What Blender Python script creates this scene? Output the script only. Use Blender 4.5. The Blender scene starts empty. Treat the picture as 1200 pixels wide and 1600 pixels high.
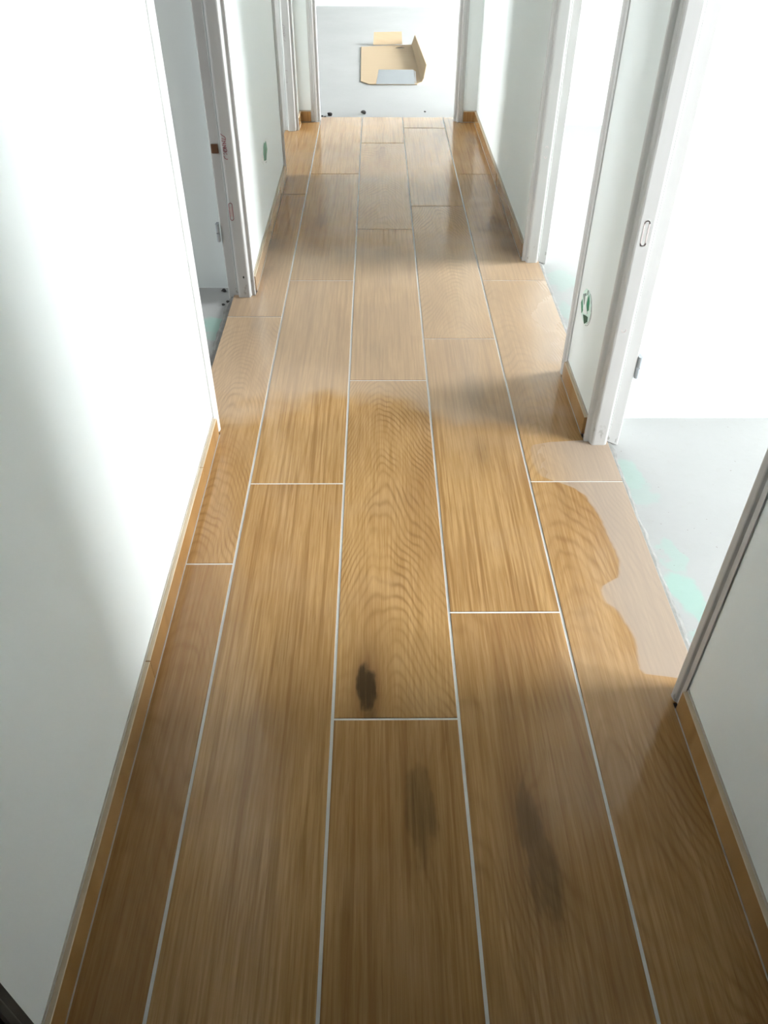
import bpy, bmesh, math, random
from mathutils import Matrix, Vector, noise as mnoise

random.seed(7)
sc = bpy.context.scene
col = sc.collection

# ------------------------------------------------------------------ camera
F_PX, PITCH, ROLL, YAW, CAM_H = 1236.95, 0.705883, 0.0054396, -0.0112809, 1.235
cp, sp = math.cos(PITCH), math.sin(PITCH)
fwd = Vector((0, cp, -sp)); up = Vector((0, sp, cp)); rt = Vector((1, 0, 0))
c_, s_ = math.cos(ROLL), math.sin(ROLL)
rt, up = c_ * rt + s_ * up, -s_ * rt + c_ * up
Rz = Matrix.Rotation(YAW, 3, 'Z')
rt, up, fwd = Rz @ rt, Rz @ up, Rz @ fwd
cam_d = bpy.data.cameras.new('camera')
cam_d.sensor_fit = 'VERTICAL'; cam_d.sensor_height = 36.0; cam_d.lens = F_PX * 36.0 / 1600.0
cam_d.clip_start = 0.02
cam = bpy.data.objects.new('camera', cam_d)
M = Matrix.Identity(4)
for i in range(3):
    M[i][0] = rt[i]; M[i][1] = up[i]; M[i][2] = -fwd[i]
M[2][3] = CAM_H
cam.matrix_world = M
col.objects.link(cam); sc.camera = cam

# ------------------------------------------------------------------ sky, exposure
w = bpy.data.worlds.new('sky'); sc.world = w; w.use_nodes = True
bg = w.node_tree.nodes['Background']
bg.inputs['Color'].default_value = (0.92, 0.965, 1.0, 1); bg.inputs['Strength'].default_value = 16.0
sc.view_settings.view_transform = 'Standard'; sc.view_settings.look = 'None'
sc.view_settings.gamma = 1.0; sc.view_settings.use_curve_mapping = False
sc.view_settings.exposure = 2.1
sc.cycles.use_denoising = True
sc.cycles.max_bounces = 9; sc.cycles.diffuse_bounces = 5; sc.cycles.glossy_bounces = 4
sc.cycles.use_adaptive_sampling = True; sc.cycles.adaptive_threshold = 0.05
sc.cycles.sample_clamp_indirect = 12.0

# the rooms' windows: (name, plane axis, plane pos, a0, a1, z0, z1, outward sign)
WIN = [
    ('window_1', 'x',  3.45, -0.30, 1.25, 0.85, 2.15, 1),    # right near room
    ('window_2', 'x',  3.45,  2.45, 3.65, 0.65, 2.10, 1),    # right far room
    ('window_3', 'x',  3.45,  5.80, 7.90, 0.35, 2.15, 1),    # end room
    ('window_4', 'x', -3.55,  1.20, 1.75, 1.05, 2.05, -1),   # left room
    ('window_5', 'x', -3.55,  3.60, 4.45, 0.85, 2.10, -1),   # left far room
]
for nm, ax, p, a0, a1, z0, z1, sg in WIN:                     # portals guide the skylight through the windows
    ld = bpy.data.lights.new('daylight_portal', 'AREA'); ld.shape = 'RECTANGLE'
    ld.size = a1 - a0; ld.size_y = z1 - z0; ld.cycles.is_portal = True
    lo = bpy.data.objects.new('daylight_portal', ld); col.objects.link(lo)
    cz = (z0 + z1) / 2; ca = (a0 + a1) / 2
    if ax == 'x':
        lo.location = (p + sg * 0.02, ca, cz); d = Vector((-sg, 0, 0))
    else:
        lo.location = (ca, p + sg * 0.02, cz); d = Vector((0, -sg, 0))
    lo.rotation_euler = d.to_track_quat('-Z', 'Z' if False else 'Y').to_euler()

# ------------------------------------------------------------------ node helper
class NT:
    def __init__(self, name):
        self.m = bpy.data.materials.new(name); self.m.use_nodes = True
        self.t = self.m.node_tree; self.b = self.t.nodes['Principled BSDF']
    def n(self, kind, **kw):
        nd = self.t.nodes.new(kind)
        for k, v in kw.items(): setattr(nd, k, v)
        return nd
    def put(self, sock, v):
        if hasattr(v, 'is_linked') or isinstance(v, bpy.types.NodeSocket): self.t.links.new(v, sock)
        else: sock.default_value = v
    def math(self, op, a, b=0.0, c=0.0, clamp=False):
        nd = self.n('ShaderNodeMath', operation=op); nd.use_clamp = clamp
        self.put(nd.inputs[0], a); self.put(nd.inputs[1], b); self.put(nd.inputs[2], c)
        return nd.outputs[0]
    def add(self, a, b): return self.math('ADD', a, b)
    def sub(self, a, b): return self.math('SUBTRACT', a, b)
    def mul(self, a, b): return self.math('MULTIPLY', a, b)
    def step(self, v, lo, hi, t0=0.0, t1=1.0):
        nd = self.n('ShaderNodeMapRange', interpolation_type='SMOOTHSTEP')
        self.put(nd.inputs[0], v); nd.inputs[1].default_value = lo; nd.inputs[2].default_value = hi
        nd.inputs[3].default_value = t0; nd.inputs[4].default_value = t1
        return nd.outputs[0]
    def mix(self, f, a, b):
        nd = self.n('ShaderNodeMix', data_type='RGBA')
        self.put(nd.inputs[0], f); self.put(nd.inputs[6], a); self.put(nd.inputs[7], b)
        return nd.outputs[2]
    def attr(self, name):
        return self.n('ShaderNodeAttribute', attribute_type='OBJECT', attribute_name=name).outputs['Fac']
    def xyz(self, x, y, z):
        nd = self.n('ShaderNodeCombineXYZ'); self.put(nd.inputs[0], x); self.put(nd.inputs[1], y); self.put(nd.inputs[2], z)
        return nd.outputs[0]
    def noise(self, vec, scale=1.0, detail=2.0, rough=0.5):
        nd = self.n('ShaderNodeTexNoise'); self.put(nd.inputs['Vector'], vec)
        nd.inputs['Scale'].default_value = scale; nd.inputs['Detail'].default_value = detail
        nd.inputs['Roughness'].default_value = rough
        return nd.outputs['Fac']
    def objco(self):
        tc = self.n('ShaderNodeTexCoord'); s = self.n('ShaderNodeSeparateXYZ')
        self.t.links.new(tc.outputs['Object'], s.inputs[0]); return tc.outputs['Object'], s.outputs
    def world(self):
        g = self.n('ShaderNodeNewGeometry'); s = self.n('ShaderNodeSeparateXYZ')
        self.t.links.new(g.outputs['Position'], s.inputs[0]); return g.outputs['Position'], s.outputs
    def bump(self, h, strength, dist=0.001):
        nd = self.n('ShaderNodeBump'); nd.inputs['Strength'].default_value = strength
        nd.inputs['Distance'].default_value = dist; self.put(nd.inputs['Height'], h)
        self.t.links.new(nd.outputs[0], self.b.inputs['Normal'])
    def set(self, **kw):
        for k, v in kw.items(): self.put(self.b.inputs[k.replace('_', ' ')], v)

def simple(name, rgb, rough=0.6, var=0.04, scale=30.0, bump=0.0, metal=0.0, vscale=None):
    k = NT(name); co, _ = k.world()
    f = k.noise(co, scale, 3)
    a = tuple(max(0, x * (1 - var)) for x in rgb) + (1,); b = tuple(min(1, x * (1 + var)) for x in rgb) + (1,)
    k.set(Base_Color=k.mix(f, a, b), Roughness=rough, Metallic=metal)
    if bump: k.bump(k.noise(co, scale * 8, 3), bump)
    return k.m

# ------------------------------------------------------------------ materials
def wood_tile():
    k = NT('oak_porcelain'); co, o = k.objco()
    x, y = o[0], o[1]
    seed = k.attr('seed'); arch = k.attr('arch')
    def nz(sx, sy, det=2.0, off=0.0, rough=0.5):
        return k.noise(k.xyz(k.mul(x, sx), k.mul(y, sy), k.add(seed, off)), 1.0, det, rough)
    warp = k.sub(nz(7.0, 1.6, 2.0), 0.5)
    warp2 = k.sub(nz(26.0, 7.0, 2.0, 3.1), 0.5)
    knot = None; kfield = None
    for i in (1, 2):
        dx = k.math('DIVIDE', k.sub(x, k.attr('k%dx' % i)), k.mul(k.attr('k%dl' % i), 0.32))
        dy = k.math('DIVIDE', k.sub(y, k.attr('k%dy' % i)), k.attr('k%dl' % i))
        d2 = k.add(k.mul(dx, dx), k.mul(dy, dy))
        d2n = k.math('MAXIMUM', k.add(d2, k.add(k.mul(k.sub(nz(60.0, 24.0, 3.0, 11.0), 0.5), 1.3), k.mul(warp2, 2.0))), 0.0)
        ks = k.attr('k%ds' % i)
        g = k.mul(ks, k.add(k.mul(k.step(d2n, 1.05, 0.45), k.mul(ks, 0.75)), k.mul(k.math('EXPONENT', k.mul(d2n, -0.8)), 0.5)))
        g2 = k.mul(k.math('EXPONENT', k.mul(d2, -0.28)), k.attr('k%ds' % i))
        knot = g if knot is None else k.math('MAXIMUM', knot, g)
        kfield = g2 if kfield is None else k.add(kfield, g2)
    # growth lines: straight grain and cathedral arches
    v_str = k.add(k.add(k.mul(x, 75.0), k.mul(warp, 6.0)), k.mul(warp2, 0.8))
    ax = k.sub(x, k.attr('archx')); ay = k.sub(y, k.attr('archy'))
    v_ar = k.add(k.add(k.mul(ay, 29.0), k.mul(k.math('SQRT', k.add(k.mul(ax, ax), 0.0012)), 88.0)), k.add(k.mul(warp, 11.0), k.mul(warp2, 1.0)))
    v = k.add(k.add(k.mul(v_str, k.sub(1.0, arch)), k.mul(v_ar, arch)), k.mul(kfield, 5.0))
    ring = k.add(k.mul(k.math('SINE', k.mul(v, 6.2832)), 0.5), 0.5)
    ring = k.math('POWER', ring, 2.6)
    ring = k.mul(ring, k.step(nz(5.0, 3.0, 1.0, 9.0), 0.30, 0.62, 0.25, 1.0))
    ring = k.mul(ring, k.step(nz(16.0, 6.0, 2.0, 13.0), 0.36, 0.62, 0.25, 1.0))
    fibre = nz(230.0, 7.0, 3.0, 5.0, 0.6)
    pore = k.step(nz(520.0, 16.0, 2.0, 6.0), 0.60, 0.74)
    streak = k.mul(k.step(nz(105.0, 2.0, 3.0, 7.0), 0.46, 0.66), k.sub(1.0, k.mul(arch, 0.75)))
    blotch = k.step(nz(6.0, 2.6, 2.0, 8.0), 0.40, 0.75)
    c = k.mix(k.step(fibre, 0.25, 0.75), (0.375, 0.21, 0.077, 1), (0.52, 0.315, 0.135, 1))
    c = k.mix(k.mul(streak, 0.58), c, (0.235, 0.115, 0.037, 1))
    c = k.mix(k.mul(blotch, 0.40), c, (0.24, 0.118, 0.040, 1))
    c = k.mix(k.mul(ring, k.add(0.26, k.mul(arch, 0.34))), c, (0.19, 0.092, 0.030, 1))
    c = k.mix(k.mul(pore, 0.30), c, (0.15, 0.07, 0.025, 1))
    c = k.mix(k.mul(k.attr('tone'), 0.5), c, (0.21, 0.096, 0.034, 1))
    c = k.mix(k.math('MINIMUM', k.mul(kfield, 0.5), 0.6), c, (0.18, 0.08, 0.028, 1))
    knot = k.mul(knot, k.step(fibre, 0.2, 0.8, 1.1, 0.75))
    c = k.mix(k.math('MINIMUM', k.mul(knot, 0.85), 0.88), c, (0.045, 0.030, 0.017, 1))
    # dried cement film left along the doorways (a stain with its own outline)
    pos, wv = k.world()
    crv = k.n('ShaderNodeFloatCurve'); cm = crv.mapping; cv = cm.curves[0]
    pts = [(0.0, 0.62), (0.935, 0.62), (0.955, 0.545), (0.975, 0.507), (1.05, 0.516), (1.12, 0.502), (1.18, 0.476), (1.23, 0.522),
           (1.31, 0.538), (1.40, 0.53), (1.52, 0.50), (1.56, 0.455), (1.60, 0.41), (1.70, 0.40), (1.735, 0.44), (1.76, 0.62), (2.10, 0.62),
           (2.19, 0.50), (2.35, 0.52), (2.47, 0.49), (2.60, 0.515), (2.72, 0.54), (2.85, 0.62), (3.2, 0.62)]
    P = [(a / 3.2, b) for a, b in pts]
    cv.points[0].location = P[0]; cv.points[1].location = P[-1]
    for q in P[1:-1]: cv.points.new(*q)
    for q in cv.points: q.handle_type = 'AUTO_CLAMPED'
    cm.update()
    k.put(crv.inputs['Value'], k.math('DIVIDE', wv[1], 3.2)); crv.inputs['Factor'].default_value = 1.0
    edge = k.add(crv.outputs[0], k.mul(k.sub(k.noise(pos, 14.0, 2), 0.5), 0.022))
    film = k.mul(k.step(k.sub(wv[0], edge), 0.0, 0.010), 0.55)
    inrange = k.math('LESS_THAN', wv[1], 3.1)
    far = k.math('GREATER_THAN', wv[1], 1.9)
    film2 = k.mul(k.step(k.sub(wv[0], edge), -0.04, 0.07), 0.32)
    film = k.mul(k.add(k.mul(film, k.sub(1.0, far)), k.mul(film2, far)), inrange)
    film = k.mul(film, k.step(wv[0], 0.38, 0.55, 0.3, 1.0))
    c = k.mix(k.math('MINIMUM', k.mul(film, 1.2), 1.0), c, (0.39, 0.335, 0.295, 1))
    # paler dried-out stretch between the wet patches
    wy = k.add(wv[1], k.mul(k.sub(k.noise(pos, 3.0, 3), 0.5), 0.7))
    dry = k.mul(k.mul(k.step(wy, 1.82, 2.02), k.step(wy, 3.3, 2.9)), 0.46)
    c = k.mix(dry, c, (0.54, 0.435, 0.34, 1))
    smear = k.mul(k.step(k.noise(pos, 3.2, 3), 0.48, 0.72), 0.16)
    c = k.mix(smear, c, (0.46, 0.33, 0.22, 1))
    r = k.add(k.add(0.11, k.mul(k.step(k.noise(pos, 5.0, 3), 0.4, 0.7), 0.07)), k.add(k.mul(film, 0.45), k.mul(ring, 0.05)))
    k.set(Base_Color=c, Roughness=r)
    k.b.inputs['IOR'].default_value = 1.36
    k.bump(k.add(k.mul(fibre, 0.35), k.add(k.mul(ring, 0.35), k.mul(nz(9.0, 4.0, 1.0, 2.0), 0.5))), 0.06, 0.0015)
    return k.m

def slab_mat():
    k = NT('cement_screed'); pos, wv = k.world()
    n1 = k.noise(pos, 2.5, 5, 0.6); n2 = k.noise(pos, 45.0, 3)
    c = k.mix(n1, (0.34, 0.34, 0.328, 1), (0.42, 0.417, 0.405, 1))
    c = k.mix(k.step(n2, 0.55, 0.8, 0.0, 0.35), c, (0.36, 0.35, 0.325, 1))
    # turquoise waterproofing paint left at the thresholds
    spots = [(-0.54, 2.435, .045, .055, .9), (-0.53, 2.36, .03, .04, .6), (.655, 1.62, .035, .07, .55), (.672, 1.54, .03, .06, .35), (.675, 1.31, .022, .06, .5),
             (.672, 1.19, .04, .06, .85), (.70, 1.14, .03, .03, .8), (.69, 2.80, .05, .10, .35), (.66, 2.53, .03, .08, .35), (.68, 1.07, .03, .03, .5)]
    wx = k.add(wv[0], k.mul(k.sub(k.noise(pos, 18.0, 4), 0.5), 0.09)); wy = k.add(wv[1], k.mul(k.sub(k.noise(pos, 15.0, 4), 0.5), 0.11))
    m = None
    for a, b, ra, rb, s in spots:
        dx = k.math('DIVIDE', k.sub(wx, a), ra); dy = k.math('DIVIDE', k.sub(wy, b), rb)
        g = k.mul(k.step(k.add(k.mul(dx, dx), k.mul(dy, dy)), 0.5, 1.3, 1.0, 0.0), s)
        m = g if m is None else k.math('MAXIMUM', m, g)
    c = k.mix(k.mul(m, 0.40), c, (0.20, 0.56, 0.43, 1))
    # mortar smears at the end threshold and dark specks
    band = k.mul(k.step(wv[1], 4.96, 5.0), k.step(wv[1], 5.10, 5.02))
    band = k.mul(k.mul(band, k.step(k.noise(pos, 9.0, 4), 0.47, 0.6)), 0.6)
    c = k.mix(band, c, (0.40, 0.37, 0.31, 1))
    sp_ = k.step(k.noise(pos, 120.0, 1), 0.76, 0.80)
    c = k.mix(k.mul(sp_, 0.6), c, (0.2, 0.18, 0.15, 1))
    k.set(Base_Color=c, Roughness=0.85); k.bump(k.add(n1, k.mul(n2, 0.4)), 0.25, 0.004)
    return k.m

def wall_mat():
    k = NT('matte_white_wall'); pos, wv = k.world()
    c = k.mix(k.noise(pos, 1.3, 3), (0.785, 0.82, 0.805, 1), (0.825, 0.855, 0.84, 1))
    k.set(Base_Color=c, Roughness=0.75); k.bump(k.noise(pos, 140.0, 2), 0.06, 0.001)
    return k.m

def frame_mat():
    k = NT('off_white_frame_paint'); pos, wv = k.world()
    f = k.noise(k.xyz(k.mul(wv[0], 30.0), k.mul(wv[1], 30.0), k.mul(wv[2], 5.0)), 1.0, 3)
    c = k.mix(f, (0.50, 0.49, 0.475, 1), (0.57, 0.56, 0.545, 1))
    foot = k.mul(k.step(wv[2], 0.0, 0.10, 1.0, 0.0), k.step(k.noise(k.xyz(k.mul(wv[0], 60.0), k.mul(wv[1], 60.0), k.mul(wv[2], 35.0)), 1.0, 2), 0.60, 0.68))
    c = k.mix(k.mul(foot, 0.6), c, (0.18, 0.16, 0.13, 1))
    k.set(Base_Color=c, Roughness=0.42)
    return k.m

def carton_mat():
    k = NT('corrugated_cardboard'); pos, wv = k.world()
    f = k.noise(k.xyz(k.mul(wv[0], 3.0), k.mul(wv[1], 90.0), wv[2]), 1.0, 2)
    k.set(Base_Color=k.mix(f, (0.43, 0.315, 0.19, 1), (0.49, 0.37, 0.24, 1)), Roughness=0.8)
    return k.m

MAT = dict(
    tile=wood_tile(), slab=slab_mat(), wall=wall_mat(), frame=frame_mat(), carton=carton_mat(),
    grout=simple('pale_grey_grout', (0.66, 0.65, 0.62), 0.8, 0.08, 60, 0.3),
    joint=simple('beige_joint', (0.46, 0.41, 0.34), 0.7, 0.1, 60),
    caulk=simple('white_caulk', (0.74, 0.73, 0.69), 0.5),
    mortar=simple('grey_mortar', (0.24, 0.235, 0.22), 0.9, 0.3, 60, 0.5),
    ceil=simple('darkened_ceiling', (0.17, 0.165, 0.155), 0.85),  # kept dark to cut light bounced onto the near floor
    green=simple('green_plastic', (0.012, 0.22, 0.105), 0.45, 0.3, 160),
    dgreen=simple('dark_green_plastic', (0.006, 0.075, 0.04), 0.5, 0.3, 160),
    greywedge=simple('grey_green_film', (0.22, 0.27, 0.245), 0.6, 0.3, 160),
    mint=simple('mint_overspray', (0.62, 0.77, 0.70), 0.7, 0.05, 90),
    plaster=simple('white_plaster', (0.80, 0.82, 0.80), 0.8, 0.05, 90),
    scratch=simple('grey_scratch', (0.40, 0.40, 0.39), 0.8),
    steel=simple('zinc_steel', (0.45, 0.48, 0.51), 0.4, 0.1, 60, 0, 0.25),
    brown=simple('brown_wood', (0.13, 0.055, 0.022), 0.7, 0.25, 80),
    ink=simple('red_marker_ink', (0.36, 0.13, 0.15), 0.6, 0.35, 90),
    ink2=simple('faded_grey_ink', (0.40, 0.36, 0.36), 0.6, 0.2, 90),
    pale=simple('faint_pink_ink', (0.70, 0.60, 0.585), 0.6, 0.1, 90),
    stamp=simple('pink_stamp_fill', (0.56, 0.45, 0.42), 0.6, 0.1, 90),
    crumb=simple('dark_mortar_crumb', (0.035, 0.032, 0.03), 0.9, 0.4, 300),
    white=simple('white_printed_board', (0.50, 0.52, 0.54), 0.55, 0.03, 20),
    seal=simple('grey_rubber_seal', (0.42, 0.43, 0.41), 0.6),
    bisque=simple('pale_ceramic_edge', (0.52, 0.42, 0.29), 0.6),
    door=simple('shade_absorber_grey', (0.05, 0.05, 0.047), 0.5),  # shade of the unlit opening put into the colour; also absorbs light
    absorber=simple('light_absorber_brown', (0.035, 0.022, 0.015), 0.5),  # dark colour for the added back door, soaks up light
    ground=simple('outdoor_ground', (0.30, 0.29, 0.26), 0.9, 0.2, 1.0),
)

# ------------------------------------------------------------------ mesh helpers
def link(name, me, mat, parent=None):
    o = bpy.data.objects.new(name, me); col.objects.link(o)
    if mat is not None and not me.materials: me.materials.append(MAT[mat])
    if parent is not None: o.parent = parent
    return o

def from_bm(name, bm, mat, parent=None):
    bmesh.ops.recalc_face_normals(bm, faces=bm.faces)
    me = bpy.data.meshes.new(name); bm.to_mesh(me); bm.free()
    return link(name, me, mat, parent)

def box(bm, x0, x1, y0, y1, z0, z1):
    v = [bm.verts.new(p) for p in [(x0,y0,z0),(x1,y0,z0),(x1,y1,z0),(x0,y1,z0),(x0,y0,z1),(x1,y0,z1),(x1,y1,z1),(x0,y1,z1)]]
    for f in [(0,3,2,1),(4,5,6,7),(0,1,5,4),(1,2,6,5),(2,3,7,6),(3,0,4,7)]: bm.faces.new([v[i] for i in f])

def boxes(name, lst, mat, parent=None):
    bm = bmesh.new()
    for b in lst: box(bm, *b)
    return from_bm(name, bm, mat, parent)

def prism(bm, pts, f0, f1):
    """closed polygon pts, lifted by f0(p)->xyz and f1(p)->xyz"""
    a = [bm.verts.new(f0(p)) for p in pts]; b = [bm.verts.new(f1(p)) for p in pts]
    n = len(pts)
    bm.faces.new(a[::-1]); bm.faces.new(b)
    for i in range(n): bm.faces.new([a[i], a[(i+1) % n], b[(i+1) % n], b[i]])

def struct(o, label, cat):
    o['kind'] = 'structure'; o['label'] = label; o['category'] = cat; return o

def tag(o, label, cat, group=None):
    o['label'] = label; o['category'] = cat
    if group: o['group'] = group
    return o

def empty(name, loc=(0, 0, 0)):
    o = bpy.data.objects.new(name, None); o.empty_display_size = 0.1; o.location = loc; col.objects.link(o); return o

# ------------------------------------------------------------------ plan of the corridor
WL0, WL1 = -0.438, -0.510          # left wall: corridor face, room face
WR0, WR1 = 0.566, 0.638            # right wall
WE0, WE1 = 4.880, 4.952            # end wall
CEIL, HEAD, SLAB = 2.50, 2.04, -0.015
BACK = -0.62; RBACK = -2.6
# openings (inner edge of the near jamb, inner edge of the far jamb)
DL = [(-0.50, 0.313), (1.803, 2.630), (3.930, 4.700)]
DR = [(-0.55, 0.20), (0.914, 1.739), (2.103, 2.930)]  # first opening is added for the light-absorbing door
DE = (-0.336, 0.458)

def side_wall(x0, x1, y0, y1, openings):
    lst, y = [], y0
    for a, b in openings:
        lst.append((x0, x1, y, a - 0.02, SLAB, CEIL)); lst.append((x0, x1, a - 0.02, b + 0.02, HEAD + 0.02, CEIL)); y = b + 0.02
    lst.append((x0, x1, y, y1, SLAB, CEIL))
    return lst

struct(boxes('floor_slab', [(-3.6, 3.5, RBACK - 0.1, 9.1, -0.13, SLAB)], 'slab'), 'pale dusty cement screed of the unfinished rooms beyond the doorways', 'floor')
struct(boxes('wall_left', side_wall(WL1, WL0, RBACK, WE1, DL), 'wall'), 'white painted corridor wall on the left', 'wall')
struct(boxes('wall_right', side_wall(WR0, WR1, RBACK, WE1, DR), 'wall'), 'white painted corridor wall on the right', 'wall')
struct(boxes('wall_end', [(WL0, DE[0] - 0.02, WE0, WE1, SLAB, CEIL), (DE[1] + 0.02, WR0, WE0, WE1, SLAB, CEIL), (DE[0] - 0.02, DE[1] + 0.02, WE0, WE1, HEAD + 0.02, CEIL)], 'wall'),
       'white wall around the open doorway at the corridor end', 'wall')
struct(boxes('wall_back', [(WL0, WR0, BACK - 0.1, BACK, SLAB, CEIL)], 'wall'), 'white wall closing the corridor behind the viewer', 'wall')
d0 = struct(boxes('added_door_back', [(-0.40, 0.53, BACK + 0.001, BACK + 0.04, 0.004, 2.12)], 'absorber'), 'unseen dark brown door added behind the viewer to darken the near corridor', 'door')  # added out of view, soaks up light so the near floor darkens
boxes('panel', [(-0.28, 0.41, BACK + 0.04, BACK + 0.05, 0.2, 0.95), (-0.28, 0.41, BACK + 0.04, BACK + 0.05, 1.15, 1.95)], 'absorber', d0)
struct(boxes('ceiling', [(-3.65, 3.55, RBACK - 0.1, 9.15, CEIL, CEIL + 0.1)], 'ceil'), 'unseen ceiling coloured dark to cut bounced light', 'ceiling')  # out of view, coloured dark to reduce bounce
# partitions between rooms
struct(boxes('wall_partition_right', [(WR1, 3.45, 1.875, 1.947, SLAB, CEIL)], 'wall'), 'white partition wall seen through the nearest right doorway', 'wall')
struct(boxes('wall_partition_left', [(-3.55, WL1, 2.725, 2.797, SLAB, CEIL)], 'wall'), 'blue-grey shaded partition wall seen through the left doorway', 'wall')
struct(boxes('wall_end_room_front', [(-3.55, WL1, WE0, WE1, SLAB, CEIL), (WR1, 3.45, WE0, WE1, SLAB, CEIL)], 'wall'), 'white wall dividing the end room from the side rooms', 'wall')
struct(boxes('wall_rooms_back', [(-3.55, WL1, RBACK - 0.1, RBACK, SLAB, CEIL), (WR1, 3.45, RBACK - 0.1, RBACK, SLAB, CEIL)], 'wall'), 'white back walls of the side rooms', 'wall')

def outer_wall(name, ax, p, sg, a0, a1, wins, label):
    t = 0.25; lo, hi = (p, p + sg * t) if sg > 0 else (p + sg * t, p)
    lst, a = [], a0
    def bb(u0, u1, z0, z1):
        return (lo, hi, u0, u1, z0, z1) if ax == 'x' else (u0, u1, lo, hi, z0, z1)
    for w0, w1, z0, z1 in wins:
        lst.append(bb(a, w0, SLAB, CEIL)); lst.append(bb(w0, w1, SLAB, z0)); lst.append(bb(w0, w1, z1, CEIL)); a = w1
    lst.append(bb(a, a1, SLAB, CEIL))
    return struct(boxes(name, lst, 'wall'), label, 'wall')
g = {n: (a0, a1, z0, z1) for n, ax, p, a0, a1, z0, z1, sg in WIN}
outer_wall('wall_outer_right', 'x', 3.45, 1, RBACK - 0.1, 9.3, [g['window_1'], g['window_2'], g['window_3']], 'outer wall of the right hand rooms with windows')
outer_wall('wall_outer_end', 'y', 9.05, 1, -3.55, 3.45, [], 'far outer wall of the end room')
outer_wall('wall_outer_left', 'x', -3.55, -1, RBACK - 0.1, 9.3, [g['window_4'], g['window_5']], 'outer wall of the left hand rooms with windows')
struct(boxes('ground_outside', [(-40, 40, -40, 45, -0.6, -0.45)], 'ground'), 'bare ground outside the house', 'ground')
for nm, ax, p, a0, a1, z0, z1, sg in WIN:
    f = 0.05; q0, q1 = sorted((p + sg * 0.12, p + sg * 0.18)); mid = (a0 + a1) / 2
    parts = [(a0, a1, z0, z0 + f), (a0, a1, z1 - f, z1), (a0, a0 + f, z0 + f, z1 - f), (a1 - f, a1, z0 + f, z1 - f), (mid - f / 2, mid + f / 2, z0 + f, z1 - f)]
    lst = [((q0, q1, u0, u1, b0, b1) if ax == 'x' else (u0, u1, q0, q1, b0, b1)) for u0, u1, b0, b1 in parts]
    struct(boxes(nm, lst, 'frame'), 'white window frame letting daylight into a side room', 'window')

# ------------------------------------------------------------------ floor: grout bed + wood-look tiles
XL, XR = -0.4275, 0.5555             # tile limits along the walls
TL, TR = -0.505, 0.620             # tile limits in the doorways
ST = -0.0195                       # tiles run on under the jambs
YEND, YTONG = 4.8685, 4.975
bed = [(XL, XR, BACK, YEND, SLAB, -0.0018)]
for a, b in DL[1:]: bed.append((TL, XL, a + ST, b - ST, SLAB, -0.0018))
for a, b in DR[1:]: bed.append((XR, TR, a + ST, b - ST, SLAB, -0.0018))
bed.append((DE[0] + ST, DE[1] - ST, YEND, YTONG, SLAB, -0.0018))
floor = struct(boxes('floor', bed, 'grout'), 'corridor floor of long oak-look tiles with pale grout', 'floor')

def tile(poly, props):
    cx = sum(p[0] for p in poly) / len(poly); xs = [p[0] for p in poly]; ys = [p[1] for p in poly]
    cx = (min(xs) + max(xs)) / 2; cy = (min(ys) + max(ys)) / 2
    bm = bmesh.new()
    pts = [(p[0] - cx, p[1] - cy) for p in poly]
    a = [bm.verts.new((p[0], p[1], -0.0125)) for p in pts]; b = [bm.verts.new((p[0], p[1], 0)) for p in pts]
    n = len(pts); bm.faces.new(a[::-1]); top = bm.faces.new(b)
    for i in range(n): bm.faces.new([a[i], a[(i+1) % n], b[(i+1) % n], b[i]])
    bmesh.ops.recalc_face_normals(bm, faces=bm.faces)
    bmesh.ops.bevel(bm, geom=[e for e in bm.edges if all(abs(v.co.z) < 1e-6 for v in e.verts)], offset=0.0012, segments=2, affect='EDGES', profile=0.5)
    o = from_bm('tile', bm, 'tile', floor); o.location = (cx, cy, random.uniform(-0.0003, 0.0003))
    d = dict(seed=random.uniform(0, 60), arch=0.0, archx=0.0, archy=0.0, tone=0.0, k1x=0., k1y=0., k1l=0.05, k1s=0., k2x=0., k2y=0., k2l=0.05, k2s=0.)
    d.update(props)
    for kk in ('archx', 'k1x', 'k2x'): d[kk] = d[kk] - cx
    for kk in ('archy', 'k1y', 'k2y'): d[kk] = d[kk] - cy
    for kk, vv in d.items(): o[kk] = float(vv)
    return o

GX, GY = 0.0028, 0.0024            # half grout joints
LINES = [-0.320, -0.083, 0.150, 0.385]
LEN = 1.203
COLS = [
    (None, LINES[0], [3.672, 2.469, 1.272, 0.069, -1.134]),
    (LINES[0], LINES[1], [3.961, 2.756, 1.560, 0.357, -0.846]),
    (LINES[1], LINES[2], [4.466, 3.254, 2.056, 0.862, -0.341, -1.544]),
    (LINES[2], LINES[3], [4.754, 3.524, 2.314, 1.125, -0.078, -1.281]),
    (LINES[3], None, [3.960, 2.757, 1.567, 0.364, -0.839]),
]
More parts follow.
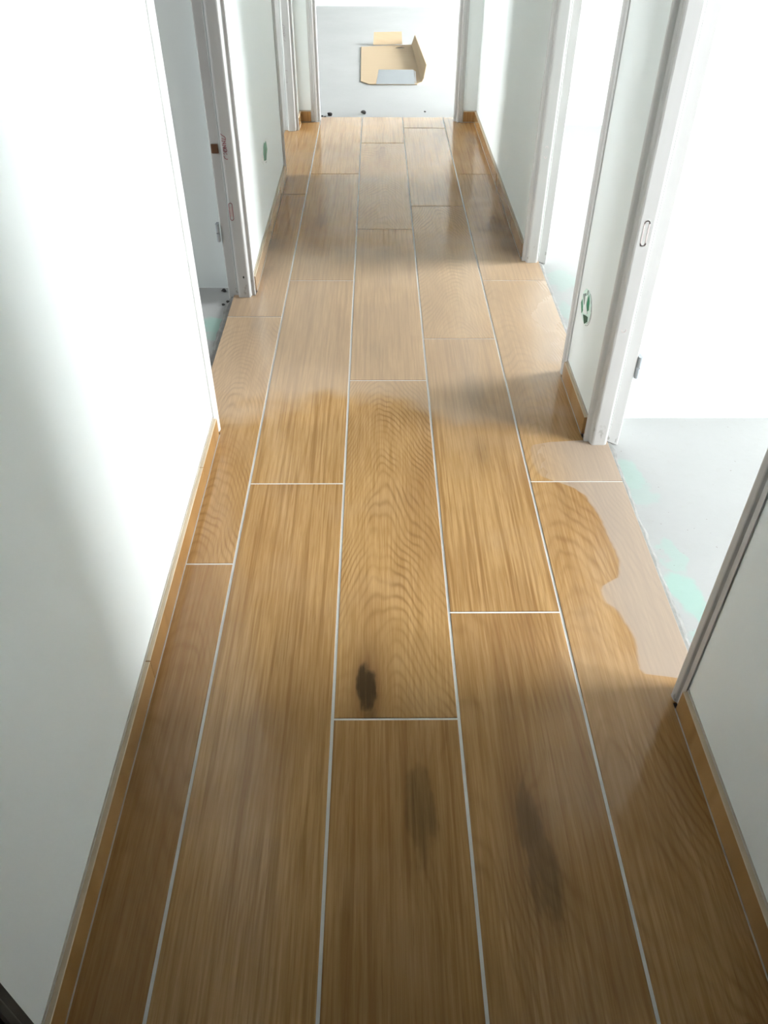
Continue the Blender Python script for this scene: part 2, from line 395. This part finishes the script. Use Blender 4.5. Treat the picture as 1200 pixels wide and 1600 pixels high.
# what is printed on each tile, keyed by column and the y of its near end
PR = {
    (0, 1.272): dict(arch=1, archx=-0.42, archy=2.1, k1x=-0.401, k1y=2.41, k1l=0.06, k1s=0.45),
    (0, 2.469): dict(k1x=-0.410, k1y=2.83, k1l=0.07, k1s=0.55, k2x=-0.415, k2y=3.10, k2l=0.07, k2s=0.45, tone=0.2),
    (0, 0.069): dict(arch=0.55, archx=-0.36, archy=0.9, tone=0.75),
    (0, 3.672): dict(tone=0.25),
    (1, 1.560): dict(arch=0.0, tone=0.0, seed=3.3),
    (1, 0.357): dict(arch=0.0, tone=0.15, k1x=-0.19, k1y=1.03, k1l=0.05, k1s=0.18, seed=21.0),
    (1, 2.756): dict(tone=0.15, k1x=-0.24, k1y=3.35, k1l=0.10, k1s=0.4, k2x=-0.24, k2y=3.1, k2l=0.08, k2s=0.2),
    (2, 0.862): dict(arch=1, archx=0.03, archy=1.6, k1x=-0.021, k1y=0.932, k1l=0.062, k1s=1.0, k2x=-0.015, k2y=0.86, k2l=0.05, k2s=0.5, seed=12.0),
    (2, -0.341): dict(k1x=0.072, k1y=0.68, k1l=0.09, k1s=0.6, tone=0.35),
    (2, 2.056): dict(k1x=0.0, k1y=2.25, k1l=0.07, k1s=0.28, k2x=0.02, k2y=2.98, k2l=0.10, k2s=0.35),
    (2, 3.254): dict(arch=0.8, archx=0.03, archy=3.4, k1x=0.02, k1y=4.32, k1l=0.10, k1s=0.35),
    (3, -0.078): dict(k1x=0.250, k1y=0.665, k1l=0.075, k1s=0.62, k2x=0.262, k2y=0.575, k2l=0.085, k2s=0.58, tone=0.3, arch=0.3, archx=0.25, archy=0.2),
    (3, 1.125): dict(k1x=0.284, k1y=2.0, k1l=0.10, k1s=0.45, k2x=0.275, k2y=1.70, k2l=0.065, k2s=0.35),
    (3, 2.314): dict(arch=1, archx=0.27, archy=2.4, k1x=0.22, k1y=2.98, k1l=0.1, k1s=0.2),
    (3, 3.524): dict(k1x=0.34, k1y=4.60, k1l=0.12, k1s=0.3, k2x=0.25, k2y=3.6, k2l=0.08, k2s=0.25),
    (4, 1.567): dict(arch=0.7, archx=0.46, archy=2.2, tone=0.0),
    (4, 0.364): dict(arch=0.6, archx=0.46, archy=0.5, k1x=0.462, k1y=1.49, k1l=0.06, k1s=0.22, tone=0.3),
    (4, 2.757): dict(k1x=0.50, k1y=3.3, k1l=0.12, k1s=0.45, k2x=0.525, k2y=3.08, k2l=0.1, k2s=0.55, tone=0.1),
    (4, 3.960): dict(k1x=0.53, k1y=4.55, k1l=0.12, k1s=0.35, tone=0.15),
}
for ci, (xa, xb, js) in enumerate(COLS):
    js = sorted(js)
    for i, y0 in enumerate(js):
        y1 = js[i + 1] if i + 1 < len(js) else None
        ya = y0 + GY; yb = (y1 - GY) if y1 is not None else (YTONG if 0 < ci < 4 else YEND)
        if ci in (0, 4):
            base, tong, dr = (XL, TL, DL[1:]) if ci == 0 else (XR, TR, DR[1:])
            out = [(base, ya)]
            for a, b in dr:
                a2, b2 = max(a + ST, ya), min(b - ST, yb)
                if b2 - a2 < 0.01: continue
                if a2 > ya: out += [(base, a2), (tong, a2)]
                else: out[-1] = (tong, ya)
                if b2 < yb: out += [(tong, b2), (base, b2)]
                else: out += [(tong, yb)]
            if out[-1][1] < yb - 1e-6: out.append((base, yb))
            if ci == 4 and y1 is None:      # reaches into the end doorway
                out = out[:-1] + [(base, YEND), (DE[1] - ST, YEND), (DE[1] - ST, YTONG)]
                poly = [(xa + GX, ya)] + out + [(xa + GX, YTONG)]
            elif ci == 4: poly = [(xa + GX, ya)] + out + [(xa + GX, yb)]
            else: poly = ([(xb - GX, ya)] + out + [(xb - GX, yb)])[::-1]
        else:
            poly = [(xa + GX, ya), (xb - GX, ya), (xb - GX, yb), (xa + GX, yb)]
            if ci == 1 and y1 is None: pass
        tile(poly, PR.get((ci, y0), {}))

# ragged mortar left along the cut tile edges at the doorways
def mortar_edge(pts, wdt, side):
    bm = bmesh.new(); prev = None
    (xa, ya), (xb, yb) = pts; n = 46
    L = math.hypot(xb - xa, yb - ya); tx, ty = (xb - xa) / L, (yb - ya) / L; nx, ny = -ty * side, tx * side
    for i in range(n + 1):
        t = i / n; px, py = xa + (xb - xa) * t, ya + (yb - ya) * t
        wv = wdt * (0.55 + 0.9 * (mnoise.noise(Vector((px * 23, py * 23, 1.7))) * 0.5 + 0.5)); hh = -0.0075 + 0.005 * mnoise.noise(Vector((px * 40, py * 40, 4.0)))
        row = [bm.verts.new((px + nx * o, py + ny * o, z)) for o, z in ((0, SLAB), (0, hh), (wv * .55, hh - .002), (wv, SLAB))]
        if prev:
            for j in range(3): bm.faces.new([prev[j], prev[j + 1], row[j + 1], row[j]])
        prev = row
    o = from_bm('mortar_edge', bm, 'mortar', floor); o['kind'] = 'stuff'; o['label'] = 'rough grey mortar bead along a cut tile edge'
    return o
mortar_edge(((TL, DL[1][0] + ST), (TL, DL[1][1] - ST)), 0.022, 1)
mortar_edge(((TL, DL[2][0] + ST), (TL, DL[2][1] - ST)), 0.022, 1)
mortar_edge(((TR, DR[1][0] + ST), (TR, DR[1][1] - ST)), 0.018, -1)
mortar_edge(((TR, DR[2][0] + ST), (TR, DR[2][1] - ST)), 0.018, -1)
mortar_edge(((DE[0] + ST, YTONG), (DE[1] - ST, YTONG)), 0.03, 1)

# ------------------------------------------------------------------ skirting tiles
BBT, BBH = 0.011, 0.056
def skirting(name, label, axis, wall, sg, a0, a1, first=None):
    """axis 'y': runs along y on wall plane x=wall, sg = direction into the corridor"""
    def bb(d0, d1, u0, u1, z0, z1):
        lo, hi = sorted((wall + sg * d0, wall + sg * d1))
        return (lo, hi, u0, u1, z0, z1) if axis == 'y' else (u0, u1, lo, hi, z0, z1)
    root = boxes(name, [bb(0.0005, BBT + 0.0018, a0, a1, 0.0006, 0.0026), bb(0.0, 0.0028, a0, a1, BBH, BBH + 0.0035)], 'joint')
    struct(root, label, 'baseboard')
    cuts = [a0]; c = first if first is not None else a0 + 0.6
    while c < a1 - 0.02:
        if c > a0 + 0.02: cuts.append(c)
        c += 0.601
    cuts.append(a1)
    for i in range(len(cuts) - 1):
        bm = bmesh.new(); u0, u1 = cuts[i] + (0.0008 if i else 0), cuts[i + 1] - 0.0008
        x0, x1, y0, y1, z0, z1 = bb(0.0006, BBT, u0, u1, 0.003, BBH)
        cx, cy = (x0 + x1) / 2, (y0 + y1) / 2
        box(bm, x0 - cx, x1 - cx, y0 - cy, y1 - cy, z0, z1)
        bmesh.ops.bevel(bm, geom=[e for e in bm.edges if all(v.co.z > z1 - 1e-5 for v in e.verts)], offset=0.0012, segments=1, affect='EDGES')
        o = from_bm('skirting_tile', bm, 'tile', root); o.location = (cx, cy, 0)
        o.data.materials.append(MAT['bisque'])
        for pg in o.data.polygons:
            if pg.normal.z > 0.5: pg.material_index = 1
        for kk in ('arch', 'archx', 'archy', 'k1x', 'k1y', 'k1s', 'k2x', 'k2y', 'k2s'): o[kk] = 0.0
        o['k1l'] = 0.05; o['k2l'] = 0.05; o['seed'] = random.uniform(0, 60); o['tone'] = 0.25
    return root
skirting('baseboard_left_near', 'oak-look skirting tiles along the near left wall', 'y', WL0, 1, DL[0][1] + 0.034, DL[1][0] - 0.034, 0.953)
skirting('baseboard_left_far', 'oak-look skirting tiles between the two left doorways', 'y', WL0, 1, DL[1][1] + 0.034, DL[2][0] - 0.034, 3.28)
skirting('baseboard_left_corner', 'short oak-look skirting tile in the far left corner', 'y', WL0, 1, DL[2][1] + 0.034, WE0 - BBT - 0.0005)
skirting('baseboard_right_near', 'oak-look skirting tiles along the near right wall', 'y', WR0, -1, DR[0][1] + 0.034, DR[1][0] - 0.034, 0.30)
skirting('baseboard_right_middle', 'oak-look skirting tile between the two right doorways', 'y', WR0, -1, DR[1][1] + 0.034, DR[2][0] - 0.034)
skirting('baseboard_right_far', 'oak-look skirting tiles along the far right wall', 'y', WR0, -1, DR[2][1] + 0.034, WE0 - BBT - 0.0005, 3.75)
skirting('baseboard_end_left', 'short dark skirting tile left of the end doorway', 'x', WE0, -1, WL0 + 0.001, DE[0] - 0.034)
skirting('baseboard_end_right', 'short dark skirting tile right of the end doorway', 'x', WE0, -1, DE[1] + 0.034, WR0 - 0.001)

# ------------------------------------------------------------------ door frames
# profile: u = depth from the corridor face towards the room, v = into the opening
PROF = [(.0105, -.032), (.0100, -.020), (.0085, -.0185), (.006, -.0165), (.005, -.0145), (.0035, -.005), (.0042, -.0012), (.007, 0), (.0155, 0), (.0175, .003), (.019, .012), (.022, .016), (.026, .017), (.0545, .017), (.059, .0155),
        (.0615, .011), (.062, .006), (.062, -.004), (.097, -.006), (.0995, -.009), (.100, -.013), (.100, -.032), (.0865, -.032), (.0865, -.0195), (.0135, -.0195), (.0135, -.032)]
def jamb(root, mapf, z0=0.0006, z1=HEAD, mat='frame'):
    bm = bmesh.new()
    prism(bm, PROF, lambda p: (*mapf(p), z0 if p[0] < 0.066 else SLAB), lambda p: (*mapf(p), z1))
    o = from_bm('jamb', bm, mat, root)
    bm = bmesh.new()       # rubber seal in the corner of the rebate
    q = [(.0625, -.0045), (.0625, .004), (.066, .004), (.0685, -.001), (.0685, -.0045)]
    prism(bm, q, lambda p: (*mapf(p), z0 + 0.02), lambda p: (*mapf(p), z1))
    from_bm('rubber_seal', bm, 'seal', o)
    return o

def side_frame(name, label, xface, sx, a, b, mat='frame'):
    root = struct(empty(name, (xface, (a + b) / 2, 0)), label, 'door frame')
    def loc(p): return (p[0] - xface, p[1] - (a + b) / 2)
    j0 = jamb(root, lambda p: loc((xface + sx * p[0], a + p[1])), mat=mat)
    j1 = jamb(root, lambda p: loc((xface + sx * p[0], b - p[1])), mat=mat)
    bm = bmesh.new()
    prism(bm, PROF, lambda p: (sx * p[0], a - 0.032 - (a + b) / 2, HEAD - p[1]), lambda p: (sx * p[0], b + 0.032 - (a + b) / 2, HEAD - p[1]))
    from_bm('head', bm, mat, root)
    return root, j0, j1
LF, RF, EF = WL0 + 0.014, WR0 - 0.014, WE0 - 0.014
d_near, _, _ = side_frame('door_5', 'door and frame at the bottom left corner, dark colour standing in for an unlit opening', LF, -1, *DL[0], mat='door')  # dark colour stands in for the shade inside the opening
bm = bmesh.new(); box(bm, -0.098, -0.0632, DL[0][0] - 0.003 - (DL[0][0] + DL[0][1]) / 2, DL[0][1] + 0.003 - (DL[0][0] + DL[0][1]) / 2, SLAB + 0.0005, HEAD + 0.003); from_bm('door_leaf', bm, 'door', d_near)
d_nr, _, _ = side_frame('added_door_right', 'unseen dark grey door added behind the viewer on the right to absorb light', RF, 1, *DR[0], mat='door')  # added out of view, its dark surface absorbs light around the camera
bm = bmesh.new(); box(bm, 0.0632, 0.098, DR[0][0] - 0.003 - (DR[0][0] + DR[0][1]) / 2, DR[0][1] + 0.003 - (DR[0][0] + DR[0][1]) / 2, SLAB + 0.0005, HEAD + 0.003); from_bm('door_leaf', bm, 'door', d_nr)
d1, d1n, d1f = side_frame('door_1', 'off-white frame of the left doorway with red marker lettering', LF, -1, *DL[1])
d2, d2n, d2f = side_frame('door_2', 'off-white frame of the far left doorway by the corridor end', LF, -1, *DL[2])
d3, d3n, d3f = side_frame('door_3', 'off-white frame of the nearest right doorway', RF, 1, *DR[1])
d4, d4n, d4f = side_frame('door_4', 'off-white frame of the glaring far right doorway', RF, 1, *DR[2])
cx = (DE[0] + DE[1]) / 2
d6 = struct(empty('door_6', (cx, EF, 0)), 'off-white frame of the doorway at the corridor end', 'door frame')
jamb(d6, lambda p: (DE[0] + p[1] - cx, p[0])); jamb(d6, lambda p: (DE[1] - p[1] - cx, p[0]))
bm = bmesh.new()
prism(bm, PROF, lambda p: (DE[0] - 0.032 - cx, p[0], HEAD - p[1]), lambda p: (DE[1] + 0.032 - cx, p[0], HEAD - p[1]))
from_bm('head', bm, 'frame', d6)

# hinges on the room side of the far jambs
def hinge(root, xw, yw, z):
    l = root.location
    bm = bmesh.new(); box(bm, -.004, .004, -.001, .012, -.03, .03)
    h = from_bm('hinge', bm, 'steel', root); h.location = (xw - l.x, yw - l.y, z); h['label'] = 'grey steel hinge plate'
    for z0, z1, m in ((-.030, -.002, 'steel'), (.001, .030, 'steel')):
        bm = bmesh.new(); n = 12
        prism(bm, [(math.cos(2*math.pi*i/n) * .0055, math.sin(2*math.pi*i/n) * .0055) for i in range(n)], lambda p: (p[0], p[1] - .005, z0), lambda p: (p[0], p[1] - .005, z1))
        from_bm('knuckle', bm, m, h)
hinge(d1, -0.533, 2.640, 0.222); hinge(d3, 0.658, 1.752, 0.222)
bm = bmesh.new(); box(bm, -.011, .011, -.004, .004, -.014, .014); bmesh.ops.bevel(bm, geom=bm.edges[:], offset=.0015, segments=1, affect='EDGES')
o = from_bm('wooden_wedge', bm, 'brown', d1); o.location = (-0.508 - d1.location.x, 2.635 - d1.location.y, 0.489); o['label'] = 'small brown wooden wedge'

# marker strokes on the stop face of a jamb; local (s along x to the viewer's right, t up)
def strokes(name, jambo, root, x0, yface, z0, lines, mat, wd=0.0018, label=None):
    bm = bmesh.new(); l = root.location
    for ln in lines:
        for (a, b), (c, d) in zip(ln[:-1], ln[1:]):
            dx, dy = c - a, d - b; L = math.hypot(dx, dy) or 1e-6; nx, ny = -dy / L * wd / 2, dx / L * wd / 2; ex, ey = dx / L * wd * .4, dy / L * wd * .4
            prism(bm, [(a - ex + nx, b - ey + ny), (a - ex - nx, b - ey - ny), (c + ex - nx, d + ey - ny), (c + ex + nx, d + ey + ny)],
                  lambda p: (x0 + p[0] - l.x, yface + 0.0002 - l.y, z0 + p[1]), lambda p: (x0 + p[0] - l.x, yface - 0.0005 - l.y, z0 + p[1]))
    o = from_bm(name, bm, mat, jambo)
    if label: o['label'] = label
    return o
def arc(cx, cy, rx, ry, a0, a1, n=8):
    return [(cx + rx * math.cos(math.radians(a0 + (a1 - a0) * i / n)), cy + ry * math.sin(math.radians(a0 + (a1 - a0) * i / n))) for i in range(n + 1)]
def oval(rx, ry, n=28):
    h = ry - rx
    pts = arc(0, h, rx, rx, 0, 180, n // 2) + arc(0, -h, rx, rx, 180, 360, n // 2); return pts + [pts[0]]
yf1 = DL[1][1] - 0.017
SCR = [[(-.007, .038), (-.003, .034), (.004, .030), (.0065, .026), (.006, .022)], [(-.005, .024), (.002, .023), (.006, .020)],
       [(-.006, .018), (.005, .016), (-.004, .009), (.006, .010)], [(-.006, .005), (.005, .004), (-.005, -.003), (.006, -.002)],
       arc(0.001, -.010, .0055, .0055, 0, 360, 12), [(-.002, -.010), (.003, -.013)], [(-.005, -.019), (-.003, -.021)], [(.003, -.020), (.006, -.022)],
       [(-.005, -.027), (-.003, -.033), (.003, -.037), (.006, -.036)]]
strokes('lettering', d1f, d1, -0.473, yf1, 0.500, SCR, 'ink', 0.0021, 'red handwritten marker lettering running up the jamb')
strokes('stamp_outline', d1f, d1, -0.476, yf1, 0.300, [oval(.0055, .028)], 'ink', 0.0022, 'red oval stamp')
bm = bmesh.new(); l = d1.location
prism(bm, [(a * .8, b * .6) for a, b in oval(.0055, .028)[:-1]], lambda p: (-0.476 + p[0] - l.x, yf1 + .0002 - l.y, .300 + p[1]), lambda p: (-0.476 + p[0] - l.x, yf1 - .0003 - l.y, .300 + p[1]))
from_bm('stamp_fill', bm, 'stamp', d1f)
yf2 = DL[2][1] - 0.017
strokes('lettering', d2f, d2, -0.473, yf2, 0.47, SCR, 'ink2', 0.0021)
strokes('stamp_outline', d2f, d2, -0.474, yf2, 0.27, [arc(0, .024, .005, .005, 20, 160, 6), arc(0, -.024, .005, .005, 200, 340, 6)], 'ink2', 0.0022)
yf3 = DR[1][1] - 0.017
strokes('stamp_outline', d3f, d3, 0.592, yf3, 0.572, [oval(.0055, .028)], 'pale', 0.0022, 'faint pink oval stamp')
strokes('stamp_outline', d3f, d3, 0.592, yf3, 0.36, [arc(0, -.022, .005, .006, 180, 380, 8)], 'pale', 0.0016)
yf4 = DR[2][1] - 0.017
strokes('stamp_outline', d4f, d4, 0.592, yf4, 0.40, [arc(0, .014, .0045, .006, 0, 160, 6), arc(0, -.014, .0045, .006, 180, 340, 6)], 'pale', 0.0018)

# small screw hole on the left jamb
bm = bmesh.new(); n = 10
prism(bm, [(math.cos(2*math.pi*i/n) * .0028, math.sin(2*math.pi*i/n) * .0045) for i in range(n)], lambda p: (-0.4605 + p[0] - l.x, yf1 + .0002 - l.y, .075 + p[1]), lambda p: (-0.4605 + p[0] - l.x, yf1 - .0004 - l.y, .075 + p[1]))
from_bm('screw_hole', bm, 'crumb', d1f)

# ------------------------------------------------------------------ flush socket boxes in the walls
def plate(root, name, pts, mat, h0, h1, sx):
    ky = 1.35 if sx < 0 else 2.9
    pts = [(p[0] * ky, p[1] * 1.1) for p in pts]
    """pts in (y, z) around the box centre; raised from h0 to h1 off the wall"""
    bm = bmesh.new(); prism(bm, pts, lambda p: (sx * h0, p[0], p[1]), lambda p: (sx * h1, p[0], p[1]))
    return from_bm(name, bm, mat, root)
def rough_ring(r, n, amp, seed, sy=1.0):
    return [(math.cos(2*math.pi*i/n) * r * sy * (1 + amp * mnoise.noise(Vector((seed, i * 1.7, 0)))), math.sin(2*math.pi*i/n) * r * (1 + amp * mnoise.noise(Vector((seed, i * 1.7, 0))))) for i in range(n)]
sb = tag(empty('socket_box', (WR0, 1.982, 0.272)), 'green and white round socket box plastered over, on the right wall between doorways', 'socket box')
plate(sb, 'overspray', rough_ring(.040, 30, .10, 2.0), 'mint', 0.0, 0.0012, -1)
def wedge(a0, a1, r0, r1, n=5):
    return [(math.cos(math.radians(a0 + (a1 - a0) * i / n)) * r1, math.sin(math.radians(a0 + (a1 - a0) * i / n)) * r1) for i in range(n + 1)] + [(math.cos(math.radians((a0 + a1) / 2)) * r0, math.sin(math.radians((a0 + a1) / 2)) * r0)]
def grow(p, f=1.16): return [(a * f, b * f) for a, b in p]
plate(sb, 'cavity', grow([(.030, .012), (.012, .024), (.008, .004), (.012, -.004)]), 'greywedge', 0.0012, 0.0022, -1)
plate(sb, 'cavity', grow([(.034, -.010), (.030, .000), (.014, -.016), (.020, -.026)]), 'green', 0.0012, 0.0022, -1)
plate(sb, 'cavity', grow([(-.006, .030), (-.016, .022), (-.020, .004), (-.012, -.004), (-.002, .008)]), 'green', 0.0012, 0.0022, -1)
plate(sb, 'cavity', grow([(.008, -.022), (-.010, -.014), (-.022, -.010), (-.024, -.020), (-.008, -.034)]), 'dgreen', 0.0012, 0.0022, -1)
plate(sb, 'cavity', grow([(.006, .033), (.002, .036), (.001, .026), (.004, .025)]), 'greywedge', 0.0012, 0.0022, -1)
plate(sb, 'plaster_patch', [(.012, .022), (.000, .026), (-.004, .006), (-.020, -.006), (-.012, -.012), (.008, -.020), (.016, -.012), (.008, .004)], 'plaster', 0.0012, 0.0032, -1)
for r in (.042, .047):
    bm = bmesh.new(); pts = [(-math.cos(math.radians(t)) * r * 1.3, math.sin(math.radians(t)) * r) for t in range(-70, 75, 6)]
    prism(bm, pts + [(p[0] * .97, p[1] * .97) for p in pts[::-1]], lambda p: (0, p[0], p[1]), lambda p: (-.0008, p[0], p[1]))
    from_bm('scratch', bm, 'scratch', sb)
sb2 = tag(empty('socket_box', (WL0, 3.283, 0.297)), 'bright green socket box smeared with white plaster on the left wall', 'socket box')
plate(sb2, 'overspray', rough_ring(.036, 30, .12, 5.0), 'plaster', 0.0, 0.0012, 1)
plate(sb2, 'cavity', [(-.020, .004), (-.014, .024), (-.004, .031), (.004, .022), (.014, .024), (.018, .008), (.021, -.010), (.010, -.022), (.004, -.033), (-.006, -.024), (-.018, -.020)], 'green', 0.0012, 0.0024, 1)
plate(sb2, 'cavity', [(.004, .010), (-.010, -.006), (-.014, -.022), (-.002, -.030), (.002, -.012)], 'dgreen', 0.0024, 0.0030, 1)
plate(sb2, 'scratch', [(.006, -.034), (.001, -.034), (.000, -.041), (.004, -.042)], 'scratch', 0.0, 0.001, 1)

# ------------------------------------------------------------------ opened tile carton in the end room
CB = empty('cardboard_carton', (0.08, 6.5, SLAB)); tag(CB, 'opened flat cardboard tile carton lying on the end room floor', 'carton')
T = 0.004
def panel(name, pts, nrm, mat, back=None):
    """pts: 3D outline; thickness T along nrm"""
    n = Vector(nrm).normalized() * T
    bm = bmesh.new(); prism(bm, [Vector(p) for p in pts], lambda p: p, lambda p: p + n)
    o = from_bm(name, bm, mat, CB)
    if back:
        o.data.materials.append(MAT[back]); o.data.polygons[0].material_index = 1
    return o
Z0 = 0.002
# base panel with an oval hand hole
bm = bmesh.new()
outer = [(-.185, -.585), (-.125, -.675), (.19, -.675), (.222, -.61), (.20, .65), (-.20, .55), (-.197, .52)]
inner = [(.105 + math.cos(2*math.pi*i/16) * .035, .52 + math.sin(2*math.pi*i/16) * .028) for i in range(16)]
vo = [bm.verts.new((p[0], p[1], Z0)) for p in outer]; vi = [bm.verts.new((p[0], p[1], Z0)) for p in inner]
ed = [bm.edges.new((vo[i], vo[(i+1) % len(vo)])) for i in range(len(vo))] + [bm.edges.new((vi[i], vi[(i+1) % 16])) for i in range(16)]
bmesh.ops.triangle_fill(bm, edges=ed, use_beauty=True)
r = bmesh.ops.extrude_face_region(bm, geom=bm.faces[:]); bmesh.ops.translate(bm, verts=[v for v in r['geom'] if isinstance(v, bmesh.types.BMVert)], vec=(0, 0, T))
from_bm('base_panel', bm, 'carton', CB)
panel('back_flap', [(-.105, .62, Z0 + T), (.125, .655, Z0 + T), (.120, .70, .085), (-.098, .67, .085)], (0, -1, .3), 'carton')
panel('front_flap', [(-.082, -.675, Z0 + T), (.176, -.675, Z0 + T), (.165, -.625, .082), (-.065, -.625, .082)], (0, 1, .3), 'carton', 'white')
panel('side_flap', [(.224, -.61, Z0 + T), (.202, .65, Z0 + T), (.225, .63, .075), (.262, -.46, .078), (.238, -.62, .035)], (-1, 0, .1), 'carton')
panel('glue_tab', [(.17, -.645, .03), (.182, -.665, .008), (.176, -.615, .07), (.160, -.595, .075)], (1, 0, 0), 'white')

# ------------------------------------------------------------------ crumbs of dried mortar
def crumb(x, y, s, label, z=SLAB):
    bm = bmesh.new(); bmesh.ops.create_icosphere(bm, subdivisions=2, radius=s)
    sd = random.uniform(0, 99)
    for v in bm.verts:
        f = 1 + 0.75 * mnoise.noise(v.co / s * 0.9 + Vector((sd, 0, 0))); v.co = Vector((v.co.x * f * 1.15, v.co.y * f, v.co.z * f * 0.65))
    zmin = min(v.co.z for v in bm.verts)
    for v in bm.verts: v.co.z -= zmin
    o = from_bm('mortar_crumb', bm, 'crumb'); o.location = (x, y, z)
    return tag(o, label, 'crumb', 'dark crumbs of dried mortar on the screed')
crumb(-0.551, 2.690, .008, 'largest dark crumb on the screed in the left doorway')
crumb(-0.524, 2.605, .0055, 'dark crumb touching the tile edge in the left doorway')
crumb(-0.537, 2.583, .0045, 'smallest dark crumb on the screed in the left doorway')
crumb(-0.276, 5.062, .013, 'black crumb on the screed near the left end jamb')
crumb(-0.077, 5.105, .013, 'black crumb on the screed in front of the carton')
crumb(-0.300, 5.018, .007, 'small crumb beside the tiles near the left end jamb')
crumb(-0.318, 5.040, .006, 'tiny crumb closest to the left end jamb')
crumb(-0.262, 5.012, .005, 'tiny crumb just right of the left end jamb crumbs')
crumb(0.290, 5.150, .005, 'tiny crumb on the screed near the right end jamb')
